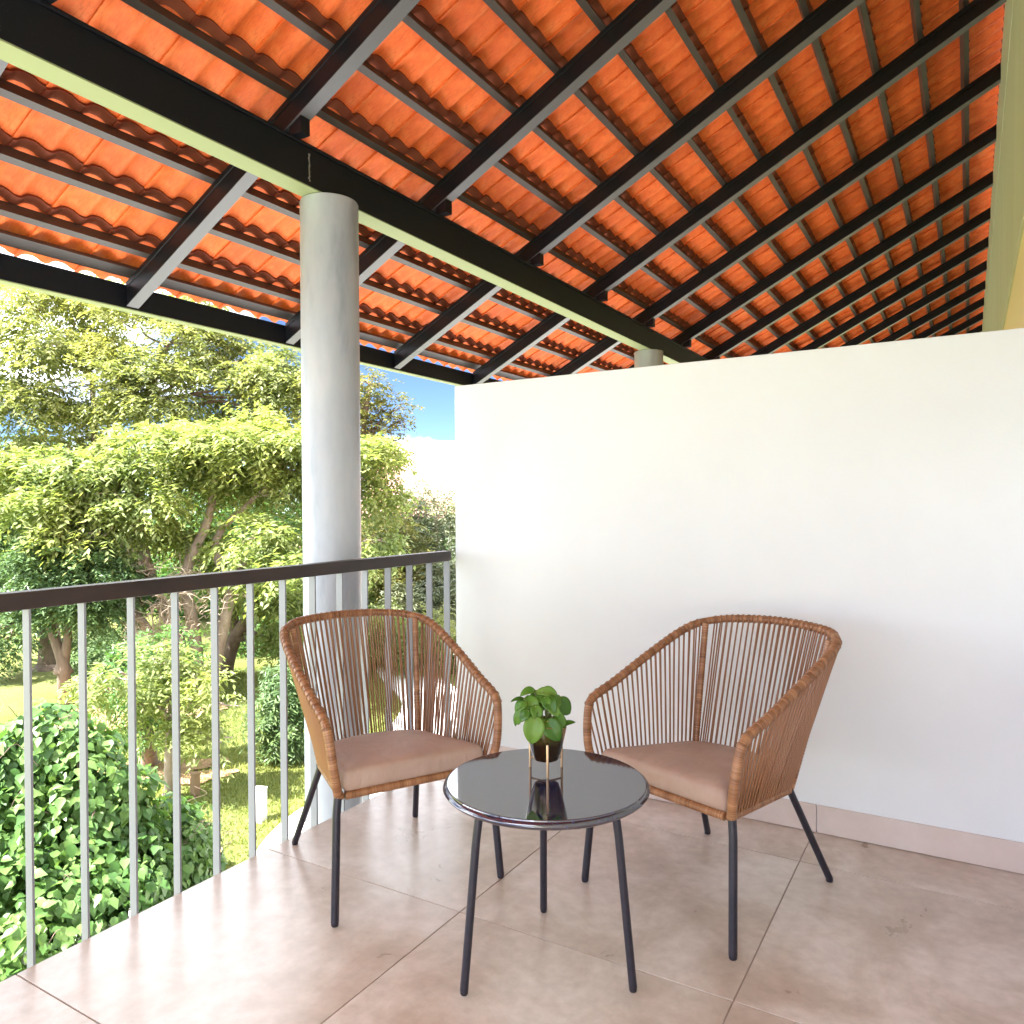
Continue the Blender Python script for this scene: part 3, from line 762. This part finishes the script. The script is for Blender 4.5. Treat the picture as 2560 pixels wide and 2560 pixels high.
ro = MB().tube([dirr*-4.3+[0, 0, ridge_z+.03], dirr*22.1+[0, 0, ridge_z+.03]], .12, 8); build(ro, 'ridge_cap', M['far_roof'], fb_)
mb = MB(); mb.obox((0, 0, 0), dirr, tow, (0, 0, 1.0), -3.6, 21.4, -run+.7, run-.7, GROUND-.5, ridge_z-drop-.04); build(mb, 'wall', M['plaster'], fb_)

# ------------------------------------------------------------------ foliage generators
def sprays(rng, C, out, n_leaf, LR, L, W, droop=.55, spread=.35):
    """C (S,3) twig positions, out (S,3) growth directions -> leaflets as folded rhombs (4 verts, 2 tris)"""
    S = len(C); out = out/np.linalg.norm(out, axis=1)[:, None]
    side = np.cross(out, [0, 0, 1.0]); side /= np.linalg.norm(side, axis=1)[:, None]+1e-9
    t = np.tile(np.linspace(.1, 1, n_leaf), (S, 1))
    LRr = LR*rng.uniform(.7, 1.25, S)
    pos = C[:, None, :]+out[:, None, :]*(t*LRr[:, None])[..., None]
    pos[..., 2] -= droop*LRr[:, None]*t**2
    sgn = np.where(np.arange(n_leaf) % 2 == 0, 1.0, -1.0)[None, :]*np.ones((S, 1))
    ang = rng.normal(0, spread, (S, n_leaf))
    d = out[:, None, :]*(.55+.3*np.sin(ang))[..., None]+side[:, None, :]*(sgn*.8)[..., None]
    d = d+rng.normal(0, .28, d.shape); d[..., 2] -= droop*rng.uniform(.4, 1.3, (S, n_leaf))
    d /= np.linalg.norm(d, axis=-1)[..., None]
    up = np.zeros_like(d); up[..., 2] = 1; up += rng.normal(0, .35, d.shape)
    w = np.cross(d, up); w /= np.linalg.norm(w, axis=-1)[..., None]+1e-9
    Lr = L*rng.uniform(.65, 1.2, (S, n_leaf)); Wr = W*rng.uniform(.75, 1.2, (S, n_leaf))
    nrm = np.cross(w, d)
    p0 = pos; tip = pos+d*Lr[..., None]; mid = pos+d*(Lr*.45)[..., None]
    a = mid+w*(Wr*.5)[..., None]+nrm*(Wr*.16)[..., None]; b = mid-w*(Wr*.5)[..., None]+nrm*(Wr*.16)[..., None]
    V = np.stack([p0, a, tip, b], 2).reshape(-1, 3); k = np.arange(len(V)//4)*4
    return V, np.concatenate([np.stack([k, k+1, k+2], 1), np.stack([k, k+2, k+3], 1)])
def crown_pts(rng, blobs, n_, flat=.7, inner=.35, holes=0):
    w = np.array([r**2.2 for _, r in blobs]); w /= w.sum(); ch_ = rng.choice(len(blobs), n_, p=w)
    d = rng.normal(0, 1, (n_, 3)); d /= np.linalg.norm(d, axis=1)[:, None]
    rad = rng.uniform(inner**2, 1, n_)**.5
    lump = 1+.22*np.sin(d[:, 0]*5+ch_)*np.sin(d[:, 1]*6+ch_*2)+.15*np.sin(d[:, 2]*9+ch_)
    Cc = np.array([b[0] for b in blobs])[ch_]; R_ = np.array([b[1] for b in blobs])[ch_]
    P_ = Cc+d*(R_*rad*lump)[:, None]*np.array([1, 1, flat]); o_ = d*[1, 1, .6]+rng.normal(0, .25, d.shape)+[0, 0, .12]
    if holes:
        f_ = 3.1/holes; g_ = np.sin(P_[:, 0]*f_+1.3*np.sin(P_[:, 2]*f_*1.4))+np.sin(P_[:, 1]*f_*1.2+2+1.1*np.sin(P_[:, 0]*f_*.8))+np.sin(P_[:, 2]*f_*1.9+P_[:, 0]*.7)
        k_ = g_+rng.normal(0, .45, n_) > -.35; P_, o_ = P_[k_], o_[k_]
    return P_, o_
def limb(mb, a, b, r0, r1, rng, wob=.12, n_=6, seg=7, sag=0):
    a, b = np.array(a, float), np.array(b, float); L = np.linalg.norm(b-a)
    pts = [a+(b-a)*t+rng.normal(0, wob*L/n_, 3)*(0 if t in (0, 1) else 1)+np.array([0, 0, sag*L*math.sin(math.pi*t)]) for t in np.linspace(0, 1, n_)]
    mb.tube(catmull(np.array(pts), 3), list(np.linspace(r0, r1, (n_-1)*3+1)), seg)
def tree(name, label, cat, base, trunks, blobs, leafm, n_, leafn=9, LR=.34, L=.12, W=.045, seed=1, barkm='bark', group=None, flat=.7, inner=.35, droop=.55, twigs=2, holes=0):
    """trunks: list of (list of points, r0, r1) in world coordinates; blobs (centre, radius)"""
    rng = np.random.default_rng(seed); base = np.array(base, float)
    t = thing(name, label, cat, base, 0, group)
    mb = MB()
    ends = []
    for pts, r0, r1 in trunks:
        P_ = catmull(np.array(pts, float)-base, 4); mb.tube(P_, list(np.linspace(r0, r1, len(P_))), 10)
        mb.tube([P_[0]-[0, 0, .12], P_[0]+[0, 0, .03], P_[0]+(P_[1]-P_[0])*.5], [r0*1.7, r0*1.3, r0*.98], 10)
        ends += [(P_[int(len(P_)*f)], r1+(r0-r1)*(1-f)) for f in (.55, .75)]+[(P_[-1], r1)]
    build(mb, 'trunk', M[barkm], t, smooth=True)
    mb = MB()
    for c, r in blobs:
        c = np.array(c)-base; e, er = min(ends, key=lambda q: np.linalg.norm(q[0]-c)+max(0, q[0][2]-c[2])*2)
        limb(mb, e, c, max(.02, er*.55), .018, rng, .25)
        for _ in range(twigs):
            d = rng.normal(0, 1, 3); d /= np.linalg.norm(d); limb(mb, c*.75+e*.25, c+d*r*.8*[1, 1, flat], max(.014, er*.25), .007, rng, .2, 4, 5)
    build(mb, 'branches', M[barkm], t, smooth=True)
    P_, o_ = crown_pts(rng, blobs, n_, flat, inner, holes)
    V, Fq = sprays(rng, P_-base, o_, leafn, LR, L, W, droop)
    build_o = put('crown', np_mesh('crown', V, Fq, leafm), t)
    return t
B = lambda *a: [(at(x, y, d), r) for x, y, d, r in a]

# big lime-green tree in front of the column
zc = lambda px, py, d: at(px, py, d)
lean = gpt(561, 1688)
tree('rain_tree', 'broad lime-green tree with several pale leaning trunks in the middle of the lawn', 'tree', gpt(470, 1745),
     [([gpt(470, 1745), at(445, 1600, 17), at(390, 1480, 17), at(350, 1330, 17), at(345, 1180, 17)], .17, .08),
      ([gpt(500, 1735), at(485, 1580, 17), at(465, 1430, 17), at(520, 1300, 17), at(545, 1150, 17)], .16, .07),
      ([gpt(520, 1740), at(560, 1560, 17), at(572, 1480, 17), at(540, 1350, 17.3), at(640, 1240, 17)], .15, .06),
      ([gpt(450, 1750), at(360, 1560, 16.5), at(260, 1480, 16.5), at(205, 1380, 16.5)], .12, .05)],
     B((250, 1165, 16, .95), (390, 1120, 16.5, 1.0), (560, 1110, 16.5, 1.2), (700, 1100, 17, 1.1), (330, 1240, 16, 1.0), (110, 1260, 15.5, .9), (470, 1085, 17.5, .6), (640, 1055, 17.5, .6), (170, 1210, 16, .5), (520, 1200, 17.5, 1.1),
       (680, 1210, 17, 1.0), (230, 1330, 15.5, .85), (640, 1340, 16, .9), (720, 1430, 15.5, .8), (820, 1150, 17, 1.1), (910, 1130, 17.5, .8), (930, 1240, 17.5, .75), (915, 1350, 17, .7), (460, 1330, 17.5, .7), (80, 1180, 16, .9), (610, 1430, 17, .6)),
     M['lf_lime'], 10500, 9, .46, .17, .066, 11, 'bark_pale', 'garden trees', .38, .05, .65, 5, .75)
# tall trees behind it
bq_ = gpt(300, 1600)
tree('tall_tree', 'tallest yellow-green tree filling the upper left behind the lime tree', 'tree', at(330, 1260, 24)*[1, 1, 0]+[0, 0, float(gz(*at(330, 1260, 24)[:2]))],
     [([at(330, 1260, 24)*[1, 1, 0]+[0, 0, float(gz(*at(330, 1260, 24)[:2]))], at(335, 1300, 24), at(350, 1050, 24), at(420, 860, 24)], .26, .08),
      ([at(330, 1500, 24), at(250, 1200, 24), at(230, 950, 24)], .18, .07)],
     B((120, 830, 23, 1.7), (300, 800, 24, 1.7), (470, 850, 24, 1.6), (620, 900, 24, 1.6), (40, 1000, 23, 1.7), (230, 960, 23, 1.6), (400, 970, 23, 1.5), (560, 990, 24, 1.4), (700, 950, 24, 1.5), (150, 1100, 24, 1.6), (800, 1000, 24, 1.4), (640, 1080, 25, 1.4), (60, 720, 24, 1.0), (200, 740, 25, 1.1), (480, 780, 25, 1.0)),
     M['lf_olive'], 14000, 9, .5, .19, .075, 12, 'bark', 'garden trees', .7, .2, .6, 3, 1.6)
tree('sparse_tree', 'thin olive-leaved tree with open twigs showing between column and wall', 'tree', gpt(880, 1580),
     [([gpt(880, 1580), at(880, 1400, 21), at(900, 1150, 21), at(925, 960, 21)], .16, .04)],
     B((920, 960, 21, .55), (985, 1020, 21, .45), (1005, 1050, 21, .28), (940, 1080, 21, .65), (925, 1180, 21, .8), (985, 1140, 21, .4), (900, 1010, 21, .6), (850, 1060, 21, 1.0), (950, 1250, 21, .6)),
     M['lf_sparse'], 1500, 7, .30, .12, .06, 13, 'bark', 'garden trees', .9, .1, .4, 5)
# dark small tree at the left
b0 = gpt(165, 1766)
tree('dark_tree', 'small dark green tree with forked brown trunk standing left on the lawn', 'tree', b0,
     [([b0, at(160, 1700, 15.6), at(155, 1650, 15.5), at(125, 1560, 15.5), at(115, 1480, 15.5)], .15, .06),
      ([at(158, 1668, 15.6), at(168, 1600, 15.5), at(172, 1500, 15.6)], .11, .05)],
     B((130, 1400, 15.3, .75), (230, 1440, 15.5, .7), (60, 1450, 15.5, .6), (180, 1370, 16, .65), (250, 1530, 15.5, .45), (110, 1510, 15.5, .5), (190, 1500, 15.2, .45), (310, 1470, 16.5, .6)),
     M['lf_dark'], 3300, 9, .3, .12, .045, 14, 'bark', 'garden trees', .8, .2)
b1 = gpt(123, 1672)
tree('dark_tree', 'dark leafy tree with stout trunk farther back at the left edge of the lawn', 'tree', b1,
     [([b1, at(123, 1560, 19.5), at(90, 1420, 20), at(60, 1300, 20)], .28, .1)],
     B((40, 1380, 20, 1.1), (110, 1300, 20.5, .9), (20, 1510, 19, .7), (30, 1240, 20, .9), (5, 1600, 18, .55)),
     M['lf_dark'], 3000, 9, .4, .15, .055, 15, 'bark', 'garden trees', .9, .2)
# small pale tree in mid lawn
b2 = gpt(426, 1988)
tree('young_tree', 'young pale-leaved tree with thin mottled trunk in the middle of the lawn', 'tree', b2,
     [([b2, at(424, 1900, 11.1), at(427, 1800, 11.1), at(424, 1750, 11.1)], .085, .05),
      ([at(424, 1790, 11.1), at(400, 1770, 11.1), at(375, 1765, 11)], .04, .02), ([at(424, 1780, 11.1), at(460, 1760, 11.1), at(490, 1700, 11)], .04, .02)],
     B((300, 1680, 10.6, .42), (250, 1720, 10.5, .32), (400, 1690, 11, .42), (500, 1720, 11, .42), (560, 1760, 11.2, .36), (350, 1760, 11, .3), (470, 1820, 11, .36), (540, 1850, 11, .3), (455, 1660, 11.3, .4), (380, 1640, 11, .35)),
     M['lf_lime'], 1250, 9, .28, .11, .042, 16, 'bark_pale', 'garden trees', .6, .1, .7, 3, .55)
b3 = gpt(375, 1912)
tree('young_tree', 'short thick-stemmed tree just behind the thin mottled one', 'tree', b3,
     [([b3, at(372, 1850, 12.3), at(360, 1780, 12.3), at(385, 1700, 12.3)], .13, .05)],
     B((360, 1770, 12.3, .35), (380, 1830, 12.2, .25), (345, 1700, 12.3, .5), (420, 1640, 12.5, .5)),
     M['lf_vine'], 650, 8, .25, .10, .04, 17, 'bark', 'garden trees', 1.0, .2)
tree('leaning_tree', 'tree with a thick bent trunk leaning right near the column', 'tree', lean,
     [([lean, at(572, 1640, 18.6), at(590, 1590, 18.5), at(620, 1540, 18.3), at(640, 1450, 18.3)], .2, .12),
      ([at(590, 1590, 18.5), at(575, 1500, 18.4), at(560, 1440, 18.4)], .14, .08)],
     B((680, 1400, 18.3, .8), (620, 1480, 18.5, .6), (730, 1520, 18, .7), (560, 1400, 18.5, .7), (700, 1600, 18.5, .45)),
     M['lf_lime'], 1700, 9, .35, .14, .055, 18, 'bark', 'garden trees', .7, .2)
# shrub by the column
b4 = gpt(712, 1885)
tree('shrub', 'bushy dark green shrub with long narrow leaves close to the column', 'shrub', b4,
     [([b4, at(712, 1840, 12.9), at(708, 1760, 12.9)], .04, .02)],
     B((712, 1740, 12.9, .38), (690, 1800, 12.9, .34), (745, 1800, 12.9, .38), (710, 1850, 12.8, .30), (760, 1730, 13, .3), (715, 1690, 12.9, .22)),
     M['lf_dark'], 1100, 8, .2, .13, .03, 19, 'bark', 'shrubs', 1.0, .3, .5)
# bare dead-twig shrub under the lime tree
rngd = np.random.default_rng(5); mbd = MB(); bd = gpt(440, 1740)+np.array([.2, -.3, 0])
for k in range(150):
    d = rngd.normal(0, 1, 3); d[2] = abs(d[2])*.8; s_ = at(rngd.uniform(300, 560), rngd.uniform(1420, 1600), rngd.uniform(15.6, 16.4))-bd
    limb(mbd, s_, s_+d*.33, .012, .004, rngd, .6, 5, 4)
for k in range(9):
    e = at(rngd.uniform(330, 540), rngd.uniform(1440, 1560), 16)-bd; limb(mbd, [0, 0, 0], e, .035, .012, rngd, .3, 6, 5)
ds = thing('dead_shrub', 'tangle of bare pale twigs among the pale trunks of the lime tree', 'shrub', bd); build(mbd, 'twigs', M['twig'], ds, smooth=True)
# grey-green bushes beyond
far_b = [((1090, 1290, 27, 1.2), (1010, 1330, 27, 1.3), (1130, 1380, 27, 1.3), (1050, 1240, 28, .8), (1160, 1270, 28, .9)),
         ((960, 1330, 24, .9), (930, 1420, 24, .9), (1010, 1440, 24, .9), (1000, 1380, 25, .8)),
         ((1080, 1470, 24, .9), (1130, 1500, 23, .8), (1020, 1510, 23, .7), (1180, 1450, 24, .9))]
labs = ['tall grey-green bush below the far tiled roof', 'willowy grey-green bush just right of the column', 'low grey-green bush behind the end of the handrail']
for i, bl in enumerate(far_b):
    c = at(*bl[0][:3]); g0 = np.array([c[0], c[1], float(gz(c[0], c[1]))])
    tree('far_bush', labs[i], 'bush', g0, [([g0, g0*.4+c*.6, c], .12, .05)], B(*bl), M['lf_grey'] if i != 1 else M['lf_sparse'], 2300, 8, .4, .16, .05, 30+i, 'twig', 'grey-green bushes', .9, .2, .5, 4)
for i, (px, py, d, r, mm, lb) in enumerate([(960, 1570, 20, .6, 'lf_lime', 'small lime bush at the lawn edge beyond the railing end'), (1080, 1580, 19, .6, 'lf_olive', 'round yellow-green bush by the far end of the path'),
                                            (640, 1570, 22, .9, 'lf_vine', 'green bush behind the leaning tree'), (280, 1640, 19, .8, 'lf_dark', 'dark bush behind the dark small tree'), (215, 1600, 21, .8, 'lf_vine', 'mid green bush deep in the garden at the left')]):
    c = at(px, py, d); g0 = np.array([c[0], c[1], float(gz(c[0], c[1]))])
    tree('garden_bush', lb, 'bush', g0, [([g0, c], .05, .02)], [(c, r), (c+[.4, .5, -.35], r*.8), (c-[.5, .3, .45], r*.8), (c-[0, 0, .8], r*.9)], M[mm], 1200, 8, .3, .12, .045, 50+i, 'bark', 'garden bushes', .9, .2)
# the wood beyond
rngw = np.random.default_rng(21); bl = []
for k in range(46):
    px = rngw.uniform(-500, 1150); d = rngw.uniform(30, 42); py = rngw.uniform(1180, 1560) if px < 850 else rngw.uniform(1380, 1560)
    bl.append((at(px, py, d), rngw.uniform(1.6, 2.8)))
for k in range(30):
    px = rngw.uniform(-300, 820); d = rngw.uniform(27, 36); py = rngw.uniform(1430, 1610); bl.append((at(px, py, d), rngw.uniform(1.0, 1.8)))
P_, o_ = crown_pts(rngw, bl, 20000, .8, .5); V, Fq = sprays(rngw, P_, o_, 7, .7, .34, .13, .5)
kind(put('far_wood', np_mesh('far_wood', V, Fq, M['lf_vine'])), 'stuff')['label'] = 'leafy wood closing off the garden'

# ------------------------------------------------------------------ climbing hedge beside the terrace
def vine_leaves(rng, P_, N_, size):
    S = len(P_); N_ = N_/np.linalg.norm(N_, axis=1)[:, None]
    N_ = N_+rng.normal(0, .38, N_.shape); N_ /= np.linalg.norm(N_, axis=1)[:, None]
    d = np.zeros_like(N_); d[:, 2] = -1; d += rng.normal(0, .45, d.shape); d -= N_*(d*N_).sum(1)[:, None]; d /= np.linalg.norm(d, axis=1)[:, None]+1e-9
    w = np.cross(N_, d); L = size*rng.uniform(.6, 1.3, S)[:, None]; W = L*rng.uniform(.62, .8, S)[:, None]
    prof = [(0, 0, 0), (.10, .36, .10), (.42, .50, .10), (1.0, 0, -.12), (.42, -.50, .10), (.10, -.36, .10), (.45, 0, .0)]
    V = np.stack([P_+d*L*a+w*W*b+N_*L*c for a, b, c in prof], 1).reshape(-1, 3); k = np.arange(S)*7
    F_ = [np.stack([k+a, k+b, k+6], 1) for a, b in ((0, 1), (1, 2), (2, 3), (3, 4), (4, 5), (5, 0))]
    return V, np.concatenate(F_)
def hedge(name, label, blobs, n_, size, seed, m):
    rng = np.random.default_rng(seed); c0 = np.array(blobs[0][0]); g0 = np.array([c0[0], c0[1], float(gz(c0[0], c0[1]))])
    t = thing(name, label, 'hedge', g0, 0, 'climbing plants beside the terrace')
    w = np.array([r**2 for _, r in blobs]); w /= w.sum(); ch_ = rng.choice(len(blobs), n_, p=w)
    d = rng.normal(0, 1, (n_, 3)); d /= np.linalg.norm(d, axis=1)[:, None]
    Cc = np.array([b[0] for b in blobs])[ch_]; R_ = np.array([b[1] for b in blobs])[ch_]
    lump = 1+.13*np.sin(d[:, 0]*7+ch_)+.11*np.sin(d[:, 2]*9+d[:, 1]*5)
    P_ = Cc+d*(R_*lump*rng.uniform(.72, 1.04, n_))[:, None]*[1, 1, 1.0]
    V, F_ = vine_leaves(rng, P_-g0, d+[0, 0, .35], size); put('leaves', np_mesh('leaves', V, F_, m), t)
    mb = MB()
    for k in range(26):
        b0 = blobs[rng.integers(len(blobs))]; e = np.array(b0[0])-g0+rng.normal(0, .4, 3)*b0[1]; limb(mb, [e[0]+rng.normal(0, .2), e[1]+rng.normal(0, .2), 0], e, .018, .006, rng, .5, 6, 5)
    for k in range(14):   # stray tendrils
        b0 = blobs[rng.integers(len(blobs))]; dd = rng.normal(0, 1, 3); dd[2] = abs(dd[2])+.5; dd /= np.linalg.norm(dd)
        s_ = np.array(b0[0])-g0+dd*b0[1]*.9; limb(mb, s_, s_+dd*.28+rng.normal(0, .1, 3), .004, .002, rng, .9, 5, 4)
    build(mb, 'stems', M['bark'], t, smooth=True)
    return t
hedge('climbing_hedge', 'tall mound of large-leaved climber just outside the railing at lower left',
      B((60, 1960, 7.0, .52), (190, 1930, 7.0, .42), (120, 1850, 7.0, .34), (-60, 1990, 6.8, .55), (270, 2010, 7.1, .42), (20, 2150, 6.6, .6), (180, 2120, 6.8, .55), (300, 2120, 7.0, .35), (80, 2330, 6.2, .6), (240, 2270, 6.5, .5), (-80, 2300, 6.2, .6), (40, 2480, 5.9, .5), (330, 2190, 6.9, .35)),
      15000, .105, 61, M['lf_vine'])
hedge('climbing_hedge', 'lower mound of the leafy climber beside the yellow pot',
      B((430, 2080, 7.7, .34), (370, 2130, 7.5, .36), (490, 2110, 7.8, .24), (420, 2190, 7.4, .38), (480, 2200, 7.7, .28), (380, 2280, 7.1, .35), (500, 2160, 7.9, .22)),
      4200, .09, 62, M['lf_vine'])
# chain-link fence showing under the climber
fa, fb2 = at(60, 2440, 5.7), at(330, 2330, 6.3); dv = fb2-fa; dv[2] = 0; Lf = np.linalg.norm(dv); dv /= Lf
fz0 = float(GROUND); fn = thing('wire_fence', 'chain-link wire fence showing beneath the climbing plant', 'fence', (fa[0], fa[1], fz0))
fh = fa[2]+.13-fz0; mb = MB(); st_ = .06
k = -int(fh/st_)
while k*st_ < Lf:
    for sg in (1, -1):
        pts = []
        x0 = k*st_ if sg == 1 else k*st_+fh
        a_, b_2 = (x0, 0.0), (x0+sg*fh, fh)
        # clip to panel
        t0 = max(0, (-a_[0])/(sg*fh) if sg == 1 else (a_[0]-Lf)/fh); t1 = min(1, (Lf-a_[0])/fh if sg == 1 else a_[0]/fh)
        if t1 > t0+.02:
            p = [dv*(a_[0]+sg*fh*t)+np.array([0, 0, fh*t]) for t in (t0, t1)]; mb.tube(p, .0022, 4, caps=False)
    k += 1
build(mb, 'wire_mesh', M['wire'], fn)
for e in (0, Lf):
    build(MB().tube([dv*e, dv*e+[0, 0, fh+.05]], .025, 10), 'fence_post', M['wire'], fn, smooth=True)
